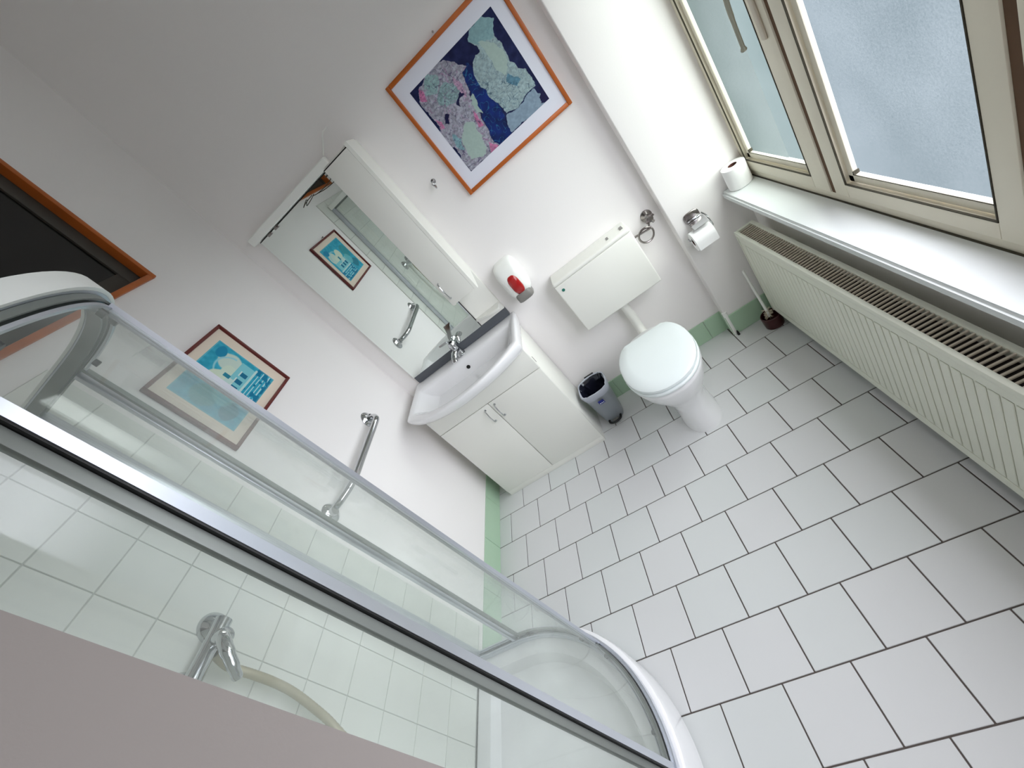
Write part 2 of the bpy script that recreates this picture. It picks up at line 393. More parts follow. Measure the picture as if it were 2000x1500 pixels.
# ------------------------------------------------------------------ prints
def noise2(nx, ny, k, seed):
    r = np.random.RandomState(seed); gr = r.rand(k+2, k+2)
    X = np.linspace(0, k, nx); Y = np.linspace(0, k, ny); xi = X.astype(int); yi = Y.astype(int); fx = X-xi; fy = Y-yi
    fx = fx*fx*(3-2*fx); fy = fy*fy*(3-2*fy)
    a = gr[yi][:, xi]; b_ = gr[yi][:, xi+1]; c = gr[yi+1][:, xi]; d = gr[yi+1][:, xi+1]
    return (a*(1-fx)+b_*fx)*(1-fy[:, None])+(c*(1-fx)+d*fx)*fy[:, None]
def print_mesh(name, origin, du, dv, img, parent):
    ny, nx = img.shape[:2]; o = Vector(origin); du = Vector(du); dv = Vector(dv)
    vs = [tuple(o+du*(i/nx)+dv*(j/ny)) for j in range(ny+1) for i in range(nx+1)]
    fs = [(j*(nx+1)+i, j*(nx+1)+i+1, (j+1)*(nx+1)+i+1, (j+1)*(nx+1)+i) for j in range(ny) for i in range(nx)]
    me = bpy.data.meshes.new(name); me.from_pydata(vs, [], fs)
    at = me.color_attributes.new('ink', 'FLOAT_COLOR', 'CORNER')
    lin = np.where(img <= .04045, img/12.92, ((img+.055)/1.055)**2.4).reshape(-1, 3)
    c = np.ones((len(lin)*4, 4), np.float32); c[:, :3] = np.repeat(lin, 4, 0); at.data.foreach_set('color', c.ravel())
    me.materials.append(vcm); me.update()
    ob = bpy.data.objects.new(name, me); COL.objects.link(ob); ob.parent = parent
    return ob
def RGB(*c): return np.array(c)/255.
def inpoly(P, u, v):
    r = np.zeros(u.shape, bool); n = len(P)
    for i in range(n):
        x0, y0 = P[i]; x1, y1 = P[(i+1) % n]
        if y0 == y1: continue
        c = ((y0 > v) != (y1 > v)) & (u < (x1-x0)*(v-y0)/(y1-y0)+x0); r ^= c
    return r
def abstract_print(nx=260, ny=226):
    Z = dict(
 R=[(0.89,1.01),(0.97,0.92),(0.91,0.82),(0.91,0.71),(0.89,0.53),(0.96,0.41),(0.98,0.28),(0.97,0.2),(0.88,0.2),(0.72,0.16),(0.61,0.2),(0.59,0.34),(0.56,0.49),(0.56,0.6),(0.57,0.7),(0.62,0.78),(0.74,0.83),(0.7,0.95),(0.75,1.01)],
 RB=[(0.76,0.86),(0.86,0.77),(0.89,0.64),(0.86,0.5),(0.78,0.48),(0.76,0.56),(0.77,0.72)],
 S=[(0.57,0.82),(0.59,0.73),(0.58,0.56),(0.59,0.36),(0.59,0.19),(0.54,-0.0),(0.37,-0.0),(0.37,0.14),(0.41,0.32),(0.44,0.46),(0.46,0.65),(0.48,0.76)],
 L=[(0.39,1.0),(0.47,0.91),(0.55,0.8),(0.48,0.77),(0.45,0.63),(0.42,0.46),(0.39,0.28),(0.37,0.13),(0.37,-0.0),(0.0,-0.01),(0.01,0.4),(0.01,0.64),(0.02,0.86),(0.12,0.98),(0.25,1.0)],
 P1=[(0.1,0.96),(0.11,0.89),(0.08,0.83),(0.04,0.87)],
 P2=[(0.02,0.65),(0.06,0.6),(0.06,0.51),(0.02,0.53)],
 P3=[(0.37,0.47),(0.38,0.36),(0.37,0.26),(0.33,0.29)],
 P4=[(0.33,0.1),(0.36,0.0),(0.25,-0.01)],
 P5=[(0.41,0.81),(0.41,0.7),(0.4,0.57),(0.36,0.6),(0.36,0.77)],
 B1=[(0.25,0.42),(0.32,0.34),(0.29,0.21),(0.27,0.07),(0.18,0.03),(0.08,0.09),(0.08,0.22),(0.15,0.35)],
 B2=[(0.46,0.56),(0.45,0.45),(0.43,0.36),(0.4,0.4),(0.41,0.51)],
 D1=[(0.36,0.68),(0.38,0.62),(0.32,0.63),(0.3,0.57),(0.28,0.62)],
 D2=[(0.13,0.61),(0.18,0.58),(0.1,0.51),(0.08,0.55)],
 T1=[(0.24,1.0),(0.29,0.92),(0.2,0.81),(0.11,0.88),(0.14,0.97)],
 T2=[(0.28,0.85),(0.39,0.73),(0.33,0.63),(0.18,0.65),(0.15,0.77)],
 T3=[(0.08,0.41),(0.13,0.33),(0.06,0.21),(0.03,0.3)],
 G=[(0.93,0.19),(0.99,-0.03),(0.86,-0.01),(0.53,0.0),(0.61,0.18),(0.72,0.16)],
 K=[(1.0,0.21),(1.0,-0.02),(0.93,-0.0)],
 H=[(0.89,1.01),(0.97,0.92),(0.89,0.79),(0.75,0.84),(0.7,0.95),(0.75,1.01)],
 C=[(0.5,0.7),(0.97,0.2),(0.72,0.16),(0.61,0.2),(0.59,0.34),(0.56,0.49)],
 C2=[(0.82,0.47),(0.89,0.34),(0.82,0.31),(0.78,0.41)],
    )
    U, V = np.meshgrid(np.linspace(0, 1, nx), np.linspace(0, 1, ny))
    N = lambda k, sd: noise2(nx, ny, k, sd)-.5
    u = U+.035*N(14, 1)+.014*N(40, 21); v = V+.035*N(14, 5)+.014*N(40, 22)
    n2, n3, n4 = N(20, 2), N(60, 3), N(8, 4)
    im = np.zeros((ny, nx, 3))+RGB(18, 26, 68); im = im+(n2[..., None])*.09+(n3[..., None])*.03
    def put(k, col, var=0, nn=n3, a=1.):
        nonlocal im
        m = inpoly(Z[k], u, v)[..., None]*a; im = im*(1-m)+np.array(col)*(1+var*nn[..., None])*m
    def veins(k, col, f, sd, wd=.035, a=.7):
        nonlocal im
        q = np.clip((wd-np.abs(N(f, sd)))/wd, 0, 1)*inpoly(Z[k], u, v)*a; im = im*(1-q[..., None])+np.array(col)*q[..., None]
    put('G', RGB(128, 148, 166), .12); put('S', RGB(14, 36, 96), .5, n2); veins('S', RGB(40, 116, 150), 30, 31, .05, .8)
    put('L', RGB(150, 150, 164), .35); put('R', RGB(146, 166, 170), .2)
    put('T1', RGB(136, 166, 168), .2); put('T2', RGB(128, 154, 158), .3); put('T3', RGB(120, 156, 166), .2); put('P5', RGB(172, 142, 168), .25)
    for k in ('P1', 'P2', 'P3', 'P4'): put(k, RGB(182, 112, 150), .25)
    veins('L', RGB(58, 52, 84), 34, 32, .05, .75); veins('L', RGB(150, 84, 132), 22, 33, .03, .5); veins('L', RGB(188, 204, 206), 28, 34, .03, .5)
    veins('C', RGB(44, 66, 84), 36, 35, .05, .75); veins('C', RGB(176, 196, 196), 30, 36, .04, .5); put('C2', RGB(30, 92, 128), .4, n3, .5)
    veins('R', RGB(84, 108, 126), 24, 37, .03, .6); veins('R', RGB(60, 84, 110), 44, 39, .03, .5)
    put('H', RGB(128, 162, 168), .1); veins('H', RGB(90, 126, 140), 26, 38, .025, .5)
    put('RB', RGB(160, 180, 174), .04); put('B1', RGB(160, 180, 174), .04); put('B2', RGB(156, 178, 172), .06)
    for k in ('D1', 'D2', 'K'): put(k, RGB(22, 20, 62), .2)
    return np.clip(im, 0, 1)
def village_print(nx=200, ny=148):
    U, V = np.meshgrid(np.linspace(0, 1, nx), np.linspace(0, 1, ny)); n2 = noise2(nx, ny, 22, 12); n1 = noise2(nx, ny, 8, 11)-.5
    u = U+.03*n1; v = V+.03*n1
    im = np.zeros((ny, nx, 3))+RGB(52, 162, 190); im += (n2[..., None]-.5)*.10
    def put(m, col):
        nonlocal im
        m = np.clip(m, 0, 1); m = m[..., None] if m.ndim == 2 else m; im = im*(1-m)+np.array(col)*m
    def ell(cx, cy, a, b): return np.clip((1-np.sqrt(((u-cx)/a)**2+((v-cy)/b)**2))/.12, 0, 1)
    def box(a, b, c, d): return ((U > a) & (U < b) & (V > c) & (V < d))*1.
    put(ell(.80, .66, .16, .2), RGB(196, 214, 204)); put(ell(.86, .86, .1, .08), RGB(30, 134, 172))
    put(np.clip((.02-np.abs(np.sqrt((u-.7)**2+(v-.62)**2)-.2))/.015, 0, 1)*(v > .62), RGB(150, 206, 216))
    put(ell(.50, .66, .13, .16), RGB(206, 220, 200)); put(ell(.64, .56, .13, .14), RGB(204, 220, 204))
    put(box(.36, .92, .30, .53), RGB(126, 198, 208)); put(box(.44, .60, .44, .56), RGB(190, 216, 210))
    for cx in (.50, .62, .75): put(box(cx-.035, cx+.035, .34, .44), RGB(26, 108, 142)); put(box(cx-.045, cx+.045, .44, .46), RGB(206, 224, 220))
    put(box(.57, .63, .52, .62), RGB(40, 128, 152))
    for k in range(5): put(box(.38, .99, .06+.052*k, .075+.052*k), RGB(172, 214, 220))
    put(box(.40, .98, .0, .05)*(n2 > .4), RGB(14, 112, 148)); put((V < .28)*(U > .4)*(n2 > .62)*1., RGB(20, 120, 156))
    put(box(.40, .95, .27, .30), RGB(186, 216, 214)); put(ell(.18, .62, .16, .2)*.6, RGB(60, 140, 140)); put(ell(.18, .22, .14, .14)*.8, RGB(44, 120, 140))
    put(ell(.30, .40, .12, .16)*.7, RGB(120, 190, 196)); put(((U < .02)+(U > .985)+(V < .02)+(V > .98) > 0)*.3, RGB(180, 214, 210))
    return np.clip(im, 0, 1)

# big picture on the back wall
pc = empty('picture', (1.24, YB, 1.446), 'large orange wood framed abstract print in dark blue and pale aqua on the back wall', 'picture')
def frame_bars(horiz, a0, a1, z0, z1, d0, d1, w_, axis, m, parent):
    for (p, q, r, s) in ((a0, a0+w_, z0, z1), (a1-w_, a1, z0, z1), (a0+w_, a1-w_, z0, z0+w_), (a0+w_, a1-w_, z1-w_, z1)):
        bm = B(p, q, d0, d1, r, s, .003) if axis == 'Y' else B(d0, d1, p, q, r, s, .0025)
        obj('frame_bar', bm, m, parent, smooth=40)
frame_bars(1, .952, 1.528, 1.446, 1.972, YB-.020, YB-.001, .0175, 'Y', FRW, pc)
obj('mount', B(.965, 1.515, YB-.012, YB-.003, 1.458, 1.960), MATB, pc)
ob = print_mesh('print', (1.020, YB-.0125, 1.519), (.440, 0, 0), (0, 0, .380), abstract_print(), pc); ob.matrix_parent_inverse = Matrix.Translation(-pc.location)
# small picture on the left wall
ps = empty('picture', (XL, -.563, 1.446), 'small dark red framed turquoise seaside village print on the left wall', 'picture')
frame_bars(1, -.797, -.331, 1.446, 1.783, XL+.001, XL+.018, .0125, 'X', FRR, ps)
obj('mount', B(XL+.002, XL+.008, -.787, -.341, 1.456, 1.773), MATC, ps)
ob = print_mesh('print', (XL+.0085, -.735, 1.492), (0, .340, 0), (0, 0, .246), village_print(), ps); ob.matrix_parent_inverse = Matrix.Translation(-ps.location)
for nm, c, ax, lb in (('nail', (XL, -.58, 1.79), 'X', 'small dark nail above the turquoise picture'), ('nail', (1.235, YB, 1.983), 'Y', 'small dark nail above the big blue picture')):
    sgn = 1 if ax == 'X' else -1
    tag(obj(nm, lathe([(.002, 0), (.002, sgn*.012), (.0045, sgn*.012), (.004, sgn*.015)], c, ax, 8), DCHROME), lb, 'nail')

# ------------------------------------------------------------------ radiator
RX = 1.803; RY1 = .045; RY0 = -1.56; RZ0, RZ1 = .078, .578
rad = empty('radiator', (1.85, -.75, 0), 'long cream panel radiator with vertical ribs below the window', 'radiator')
def rpart(name, bm, m, smooth=40): return obj(name, bm, m, rad, smooth)
fp = B(RX+.006, RX+.014, RY0, RY1, RZ0, RZ1-.02, .003)
rpart('front_panel', fp, RAD)
rb = bmesh.new(); y = RY1-.05
pitch = .0333
while y > RY0+.05:
    B(RX+.003, RX+.0065, y-pitch+.005, y, RZ0+.045, RZ1-.065, .0022, 1, bm=rb); y -= pitch
B(RX+.003, RX+.0065, RY0, RY1, RZ0, RZ0+.040, .0015, 1, bm=rb); B(RX+.003, RX+.0065, RY0, RY1, RZ1-.060, RZ1-.026, .0015, 1, bm=rb)
B(RX+.003, RX+.0065, RY1-.045, RY1, RZ0+.041, RZ1-.061, .0015, 1, bm=rb)
rpart('ribs', rb, RAD)
rpart('back_panel', B(1.876, 1.886, RY0, RY1, RZ0, RZ1-.02, .003), RAD)
rpart('side_cover', B(RX-.001, 1.890, RY1, RY1+.006, RZ0, RZ1, .002), RAD)
rpart('top_rim', B(RX-.002, RX+.014, RY0, RY1+.004, RZ1-.022, RZ1+.002, .004, 2), RAD)
rpart('top_rim', B(1.874, 1.892, RY0, RY1+.004, RZ1-.022, RZ1+.002, .004, 2), RAD)
rpart('end_rim', B(RX+.014, 1.874, RY1-.012, RY1+.003, RZ1-.02, RZ1+.001, .002, 2), RAD)
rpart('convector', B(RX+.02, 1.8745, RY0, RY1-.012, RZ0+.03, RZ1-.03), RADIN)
slat = rpart('grille_slat', B(RX+.013, 1.875, -.0026, .0026, RZ1-.006, RZ1-.001), GRILLE, False)
y = RY1-.024; slat.location = slat.location; base = Vector(slat.location); k = 0
sm = slat.data; first = True
while y > RY0:
    if first: o = slat; first = False
    else:
        o = bpy.data.objects.new('grille_slat', sm); COL.objects.link(o); o.parent = rad; o.matrix_parent_inverse = Matrix.Translation(-rad.location)
    o.location = (0, y, 0); y -= .0165
for yy in (-.15, -1.35):
    rpart('bracket', B(1.886, 1.9395, yy-.02, yy+.02, .2, .5, .002), RAD)
rpart('feed_pipe', tube([(1.85, RY1-.06, RZ0+.02), (1.85, RY1-.06, .0)], .008, 10), RAD, True)

# ------------------------------------------------------------------ vanity cabinet
VX0, VX1, VY, VZ = .014, .714, -.065, .775
van = empty('vanity_cabinet', (.364, .08, 0), 'white two-door vanity cabinet under the washbasin', 'cabinet')
def vpart(name, bm, m=CAB, smooth=40, parent=van): return obj(name, bm, m, parent, smooth)
vpart('side_panel', B(VX0, VX0+.016, VY+.018, YB-.008, .0, VZ, .001)); vpart('side_panel', B(VX1-.016, VX1, VY+.018, YB-.008, .0, VZ, .001), CABEDGE)
vpart('base_panel', B(VX0+.016, VX1-.016, VY+.020, YB-.01, .045, .061)); vpart('plinth', B(VX0, VX1, VY+.004, VY+.0185, .0, .040, .001))
vpart('fascia_panel', B(VX0, VX1, VY, VY+.017, .640, VZ, .0015))
for a, b, hx in ((VX0, .3615, .324), (.3655, VX1, .389)):
    d = vpart('door', B(a, b, VY, VY+.017, .043, .636, .0015))
    hb = tube(spline([(hx, VY+.002, .612), (hx, VY-.016, .606), (hx, VY-.024, .567), (hx, VY-.016, .528), (hx, VY+.002, .522)], 5), .0038, 8)
    join(hb, lathe([(.007, 0), (.006, -.004)], (hx, VY, .612), 'Y', 10)); join(hb, lathe([(.007, 0), (.006, -.004)], (hx, VY, .522), 'Y', 10))
    o = obj('handle', hb, CHROME, d, True); o['label'] = 'chrome bow handle'
vpart('back_panel', B(VX0+.016, VX1-.016, YB-.016, YB-.009, .061, VZ-.05))
hg = bmesh.new(); B(VX1-.0005, VX1+.0008, -.036, -.031, .66, .70, bm=hg); obj('edge_hole', hg, DARK, van)

# ------------------------------------------------------------------ washbasin
def front_y(x, b=.155, base=-.115):
    t = (x-.365)/.375; return base-b*(1-t*t)**.85 if abs(t) < 1 else base
def basin_outline(x0, x1, yb, d, b, n=26):
    pts = [(x0+(x1-x0)*.5, yb), (x0+(x1-x0)*.25, yb), (x0+.012, yb), (x0, yb), (x0, yb-.012), (x0, (yb+d)/2), (x0, d+.02), (x0, d+.004)]
    for k in range(n+1):
        t = k/n*2-1; pts.append((x0+(x1-x0)*k/n, d-b*(1-t*t)**.9))
    return pts+[(x1, d+.004), (x1, d+.02), (x1, (yb+d)/2), (x1, yb-.012), (x1, yb), (x1-.012, yb), (x0+(x1-x0)*.75, yb)]
N = 26
def orr(x0, x1, yb, d, b, z): return [(x, y, z) for x, y in basin_outline(x0, x1, yb, d, b, N)]
bs = bmesh.new()
outer = [orr(.020, .712, YB-.002, -.062, .06, .768), orr(.008, .724, YB-.002, -.105, .125, .790), orr(-.002, .735, YB-.002, -.12, .145, .815),
         orr(-.008, .742, YB-.002, -.135, .150, .852), orr(-.004, .738, YB-.004, -.132, .149, .863), orr(.002, .731, YB-.006, -.125, .148, .866)]
inner = [orr(.030, .703, .118, -.100, .138, .864), orr(.040, .694, .112, -.088, .130, .850), orr(.075, .660, .100, -.055, .115, .80),
         orr(.14, .60, .085, -.02, .09, .755), orr(.24, .50, .06, .0, .06, .738)]
loft(outer+inner, True, True, bs)
bas = empty('washbasin', (.365, YB, .768), 'white ceramic washbasin with curved front on the vanity cabinet', 'washbasin')
bo = obj('bowl', bs, CER, bas, smooth=85)
sb = bo.modifiers.new('s', 'SUBSURF'); sb.levels = 1; sb.render_levels = 1
obj('overflow_hole', lathe([(.011, 0), (.011, .004)], (.368, .0975, .808), 'Y', 16), DARK, bas, True)
obj('drain', lathe([(.022, 0), (.022, .003), (.015, .006), (.004, .006)], (.365, .03, .739), 'Z', 20), CHROME, bas, True)
# mixer tap
tp = empty('basin_tap', (.365, .165, .866), 'chrome lever mixer tap on the washbasin', 'tap')
tbm = lathe([(.027, 0), (.027, .004), (.022, .008), (.021, .06), (.024, .066), (.024, .085), (.018, .095), (.006, .098)], (.365, .165, .866), 'Z', 24)
obj('body', tbm, CHROME, tp, True)
sp = tube(spline([(.365, .155, .905), (.365, .10, .918), (.365, .045, .912), (.365, .03, .898)], 5), [.020]*6+[.0185]*5+[.018]*5, 14)
for v in sp.verts: v.co.z = .91+(v.co.z-.91)*.8
obj('spout', sp, CHROME, tp, True)
lv = loft([[(.365-w_, y, z), (.365+w_, y, z), (.365+w_, y+.003, z+.007), (.365-w_, y+.003, z+.007)] for w_, y, z in ((.010, .185, .958), (.012, .165, .966), (.013, .13, .978), (.018, .10, .99), (.024, .075, 1.003))])
obj('lever', lv, CHROME, tp, smooth=35)

# ------------------------------------------------------------------ mirror cabinet
mc = empty('mirror_cabinet', (.37, YB, .87), 'wall mirror with white side cupboard above the washbasin', 'mirror cabinet')
def mpart(name, bm, m, smooth=40, parent=mc): return obj(name, bm, m, parent, smooth)
mpart('back_board', B(.030, .716, YB-.024, YB-.001, .915, 1.930, .001), CABEDGE)
mpart('mirror', B(.030, .552, YB-.029, YB-.0245, .915, 1.926, .0005), MIR, False)
mpart('gap_line', B(.028, .552, YB-.031, YB-.0291, 1.926, 1.9295), DARK, False); mpart('gap_line', B(.5525, .5555, YB-.030, YB-.0245, .915, 1.12), DARK, False)
mpart('gap_shade_strip', B(.030, .716, YB-.026, YB-.001, .868, .9145, .001), DSTRIP)  # dark strip standing in for the shaded wall gap below the mirror
# side cupboard, body with cut-away lower corner
CY = .078
def yprism(poly, x0, x1):
    bm = loft([[(x0, y, z) for y, z in poly], [(x1, y, z) for y, z in poly]]); return bm
sp_poly = [(YB-.0245, 1.115), (YB-.0245, 1.93), (CY+.018, 1.93), (CY+.018, 1.13), (CY+.05, 1.13)]
mpart('side_panel', yprism([(YB-.0245, 1.185), (YB-.0245, 1.935), (CY, 1.935), (CY, 1.122), (CY+.020, 1.122)], .700, .716), CABEDGE)
mpart('side_panel', yprism([(YB-.0245, 1.14), (YB-.0245, 1.93), (CY+.018, 1.93), (CY+.018, 1.122)], .556, .570), CABEDGE)
mpart('top_panel', B(.570, .700, CY+.018, YB-.025, 1.915, 1.93, .001), CABEDGE); mpart('bottom_panel', B(.570, .700, CY+.018, YB-.025, 1.14, 1.152, .001), CABEDGE)
cdoor = mpart('door', B(.558, .699, CY, CY+.016, 1.130, 1.918, .0012), CAB)
mpart('top_gap', B(.556, .700, CY+.003, CY+.017, 1.9185, 1.9225), DARK, False)
hx = .580
hb = tube(spline([(hx, CY+.002, 1.262), (hx, CY-.016, 1.256), (hx, CY-.024, 1.215), (hx, CY-.016, 1.174), (hx, CY+.002, 1.168)], 5), .0038, 8)
o = mpart('handle', hb, CHROME, True, cdoor); o['label'] = 'chrome bow handle'
# low curved shelf under the cupboard
shp = [(.558, YB-.0245), (.558, YB-.045)]+[(.558+.155*k/10, YB-.045-.055*math.sin(PI*k/20)) for k in range(1, 11)]+[(.716, YB-.0245)]
mpart('shelf', prism(shp[::1], .952, .964, .001), CABEDGE)
# light pelmet above the mirror with a cable loop
pel = mpart('light_housing', prism(sellipse(.28, YB-.028, .285, .024, 40, 8), 1.932, 1.972, .006, 3), PLAST)
pe = tube(spline([(.565, YB-.03, 1.975), (.60, YB-.04, 2.0), (.63, YB-.03, 2.03), (.655, YB-.004, 2.04)], 6), .003, 8)
o = mpart('cable', pe, PLAST, True); o['label'] = 'white cable loop'
wl_ = bmesh.new()
tube(spline([(.50, YB-.035, 1.915), (.53, YB-.06, 1.912), (.54, YB-.075, 1.895), (.50, YB-.085, 1.885), (.44, YB-.075, 1.89), (.40, YB-.045, 1.9)], 6), .0016, 6, wl_)
tube(spline([(.40, YB-.04, 1.905), (.36, YB-.06, 1.9), (.33, YB-.05, 1.895), (.36, YB-.035, 1.91)], 6), .0016, 6, wl_)
mpart('loose_wire', wl_, JOINT, True)
for xx in (.10, .15): mpart('clip', B(xx-.014, xx+.014, YB-.034, YB-.029, 1.917, 1.929, .001), DCHROME)

# ------------------------------------------------------------------ toilet
toi = empty('toilet', (1.22, -.2, 0), 'white floor-standing toilet with closed lid', 'toilet')
def ring(cx, hw, y0, y1, z, n=40, p=2.2, flat=0):
    out = []; cy = (y0+y1)/2; b = (y1-y0)/2
    for k in range(n):
        t = 2*PI*k/n; c, s = math.cos(t), math.sin(t)
        x = cx+hw*math.copysign(abs(c)**(2/p), c); yy = cy+b*math.copysign(abs(s)**(2/p), s)
        if flat: yy = min(yy, y1-b*flat)
        out.append((x, yy, z))
    return out
bw = loft([ring(1.232, .094, -.385, -.06, 0), ring(1.232, .094, -.383, -.06, .012), ring(1.230, .088, -.372, -.05, .06), ring(1.227, .090, -.365, -.03, .14), ring(1.224, .108, -.378, .0, .20),
           ring(1.220, .140, -.415, .03, .26), ring(1.217, .166, -.452, .05, .32), ring(1.215, .178, -.474, .06, .37), ring(1.215, .180, -.478, .06, .392), ring(1.215, .172, -.470, .055, .399)])
obj('bowl', bw, CER, toi, smooth=60)
obj('seat', loft([ring(1.215, .174, -.480, .02, .400, flat=.20), ring(1.215, .180, -.487, .025, .406, flat=.20), ring(1.215, .180, -.487, .025, .416, flat=.20), ring(1.215, .174, -.481, .02, .420, flat=.20)]), LIDP, toi, smooth=60)
obj('lid', loft([ring(1.215, .170, -.476, .012, .4215, flat=.20), ring(1.215, .177, -.483, .018, .427, flat=.213), ring(1.215, .176, -.482, .018, .438, flat=.213), ring(1.215, .166, -.468, .008, .446, flat=.21), ring(1.215, .12, -.41, -.035, .450, flat=.21), ring(1.215, .04, -.29, -.14, .451, flat=.21)]), LIDP, toi, smooth=35)
for sx_ in (-.07, .07): obj('hinge', lathe([(.008, -.02), (.008, .02)], (1.215+sx_, -.026, .410), 'X', 14), LIDP, toi, True)
obj('fixing_hole', lathe([(.006, -.003), (.006, .001)], (1.142, -.20, .035), 'X', 12), DARK, toi)
fl = tube(spline([(1.222, .165, .558), (1.222, .165, .45), (1.222, .16, .38), (1.222, .12, .335), (1.222, .05, .33)], 6), .024, 18)
obj('flush_pipe', fl, CISTP, toi, True)
obj('outlet_pipe', tube([(1.225, .02, .19), (1.225, YB+.01, .19)], .048, 20), CISTP, toi, True)
# cistern
ci = empty('cistern', (1.219, YB, .56), 'white plastic wall-hung cistern above the toilet', 'cistern')
cb = B(1.001, 1.439, .092, YB-.001, .562, .871, .007, 3); 
for v in cb.verts:
    if v.co.z < .66: v.co.y += (.66-v.co.z)*.06*(1 if v.co.y < .15 else 0)
obj('tank', cb, CISTP, ci, smooth=50)
obj('tank_lid', B(1.0, 1.440, .091, YB-.001, .8705, .893, .0095, 4), CISTP, ci, smooth=50)
obj('flush_button', B(1.33, 1.342, .13, .158, .893, .897, .001), GREYP, ci); obj('flush_button', B(1.405, 1.42, .128, .160, .893, .898, .001), GREYP, ci)
obj('small_badge', lathe([(.008, 0), (.008, -.002)], (1.032, .0920, .838), 'Y', 14), TEAL, ci)
# stop valve and looped hose
sv = empty('stop_valve', (1.535, YB, .83), 'chrome stop valve with looped hose right of the cistern', 'valve')
vb = lathe([(.030, 0), (.029, -.006), (.018, -.014), (.013, -.018), (.013, -.05), (.017, -.052), (.017, -.062), (.006, -.064)], (1.545, YB, .835), 'Y', 20)
obj('body', vb, DCHROME, sv, True)
hb = bmesh.new()
for a in range(4):
    t = a*PI/2+.4; tube([(1.545, YB-.057, .835), (1.545+.026*math.cos(t), YB-.057, .835+.026*math.sin(t))], [.006, .0075], 8, hb)
obj('cross_handle', hb, DCHROME, sv, True)
lp = [(1.535+.0*k, YB-.04, .815) for k in range(1)]
cxh, czh = 1.497, .775
pts = [(1.54, YB-.03, .815)]+[(cxh+.038*math.cos(t), YB-.035-.002*i, czh+.038*math.sin(t)) for i, t in enumerate([.6+2*PI*j/14 for j in range(0, -15, -1)])]+[(1.455, YB-.05, .80), (1.441, YB-.05, .802)]
obj('hose', tube(spline(pts, 3), .0052, 8), DCHROME, sv, True)

# ------------------------------------------------------------------ soap dispenser
sd = empty('soap_dispenser', (.86, YB, .91), 'white wall soap dispenser with red window right of the mirror', 'dispenser')
def drings(x0, x1, prof, p=3.2, n=36):
    cx, hx = (x0+x1)/2, (x1-x0)/2; out = []
    for z0, z1, y, s in prof:
        cz, hz = (z0+z1)/2, (z1-z0)/2
        out.append([(x, y, z) for x, z in sellipse(cx, cz, hx*s, hz*s, n, p)])
    return out
obj('case', loft(drings(.795, .925, [(.925, 1.128, YB-.001, .97), (.925, 1.128, YB-.05, 1), (.925, 1.122, YB-.085, .96), (.93, 1.105, YB-.105, .80), (.94, 1.09, YB-.112, .4)], 4)), PLAST, sd, smooth=60)
obj('level_window', loft(drings(.832, .892, [(.948, 1.06, YB-.08, 1), (.948, 1.06, YB-.110, .96), (.955, 1.05, YB-.120, .75), (.965, 1.04, YB-.122, .3)], 3, 28)), TREAD, sd, smooth=60)
obj('push_bar', loft([[(x, y, z) for x, y in sellipse(.860, YB-.070, .046*s, .046*s, 24, 4)] for z, s in ((.905, .85), (.910, 1), (.935, 1), (.953, .9))]), GREYP, sd, smooth=60)

# wall hook
hk = bmesh.new(); join(hk, lathe([(.012, 0), (.011, -.004), (.004, -.006)], (.857, YB, 1.598), 'Y', 14))
tube(spline([(.857, YB-.003, 1.598), (.857, YB-.022, 1.596), (.857, YB-.028, 1.578), (.857, YB-.04, 1.570), (.857, YB-.052, 1.585)], 5), .0038, 8, hk)
join(hk, lathe([(.001, -.006), (.006, -.003), (.007, 0), (.006, .004), (.001, .006)], (.857, YB-.053, 1.590), 'Z', 10))
tag(obj('wall_hook', hk, CHROME, None, True), 'small chrome wall hook left of the large picture', 'hook')

# ------------------------------------------------------------------ paper holder + roll
ph = empty('paper_holder', (1.69, YP, .72), 'chrome toilet paper holder on the pier', 'paper holder')
obj('back_plate', loft([[(x, y, z) for x, z in sellipse(1.700, .728, .038*k, .026*k, 28, 3.2)] for y, k in ((YP-.0005, 1), (YP-.006, 1), (YP-.009, .9))]), DCHROME, ph, smooth=40)
cv = B(1.668, 1.734, YP-.015, YP-.0095, .712, .722, .002); obj('cover_hinge', cv, CHROME, ph, smooth=40)
wi = tube(spline([(1.742, YP-.012, .72), (1.752, YP-.03, .70), (1.752, YP-.055, .665), (1.748, YP-.06, .655), (1.72, YP-.06, .652), (1.66, YP-.06, .652), (1.636, YP-.06, .652), (1.632, YP-.06, .662), (1.632, YP-.058, .668)], 5), .0035, 8)
obj('wire_arm', wi, CHROME, ph, True)
fd = loft([[(x, YP-.014-.0*x, .71), (x, YP-.04, .715), (x, YP-.09, .70), (x, YP-.09, .6985), (x, YP-.04, .7125), (x, YP-.014, .7075)] for x in (1.668, 1.738)])
obj('flap', fd, CHROME, ph, smooth=30)
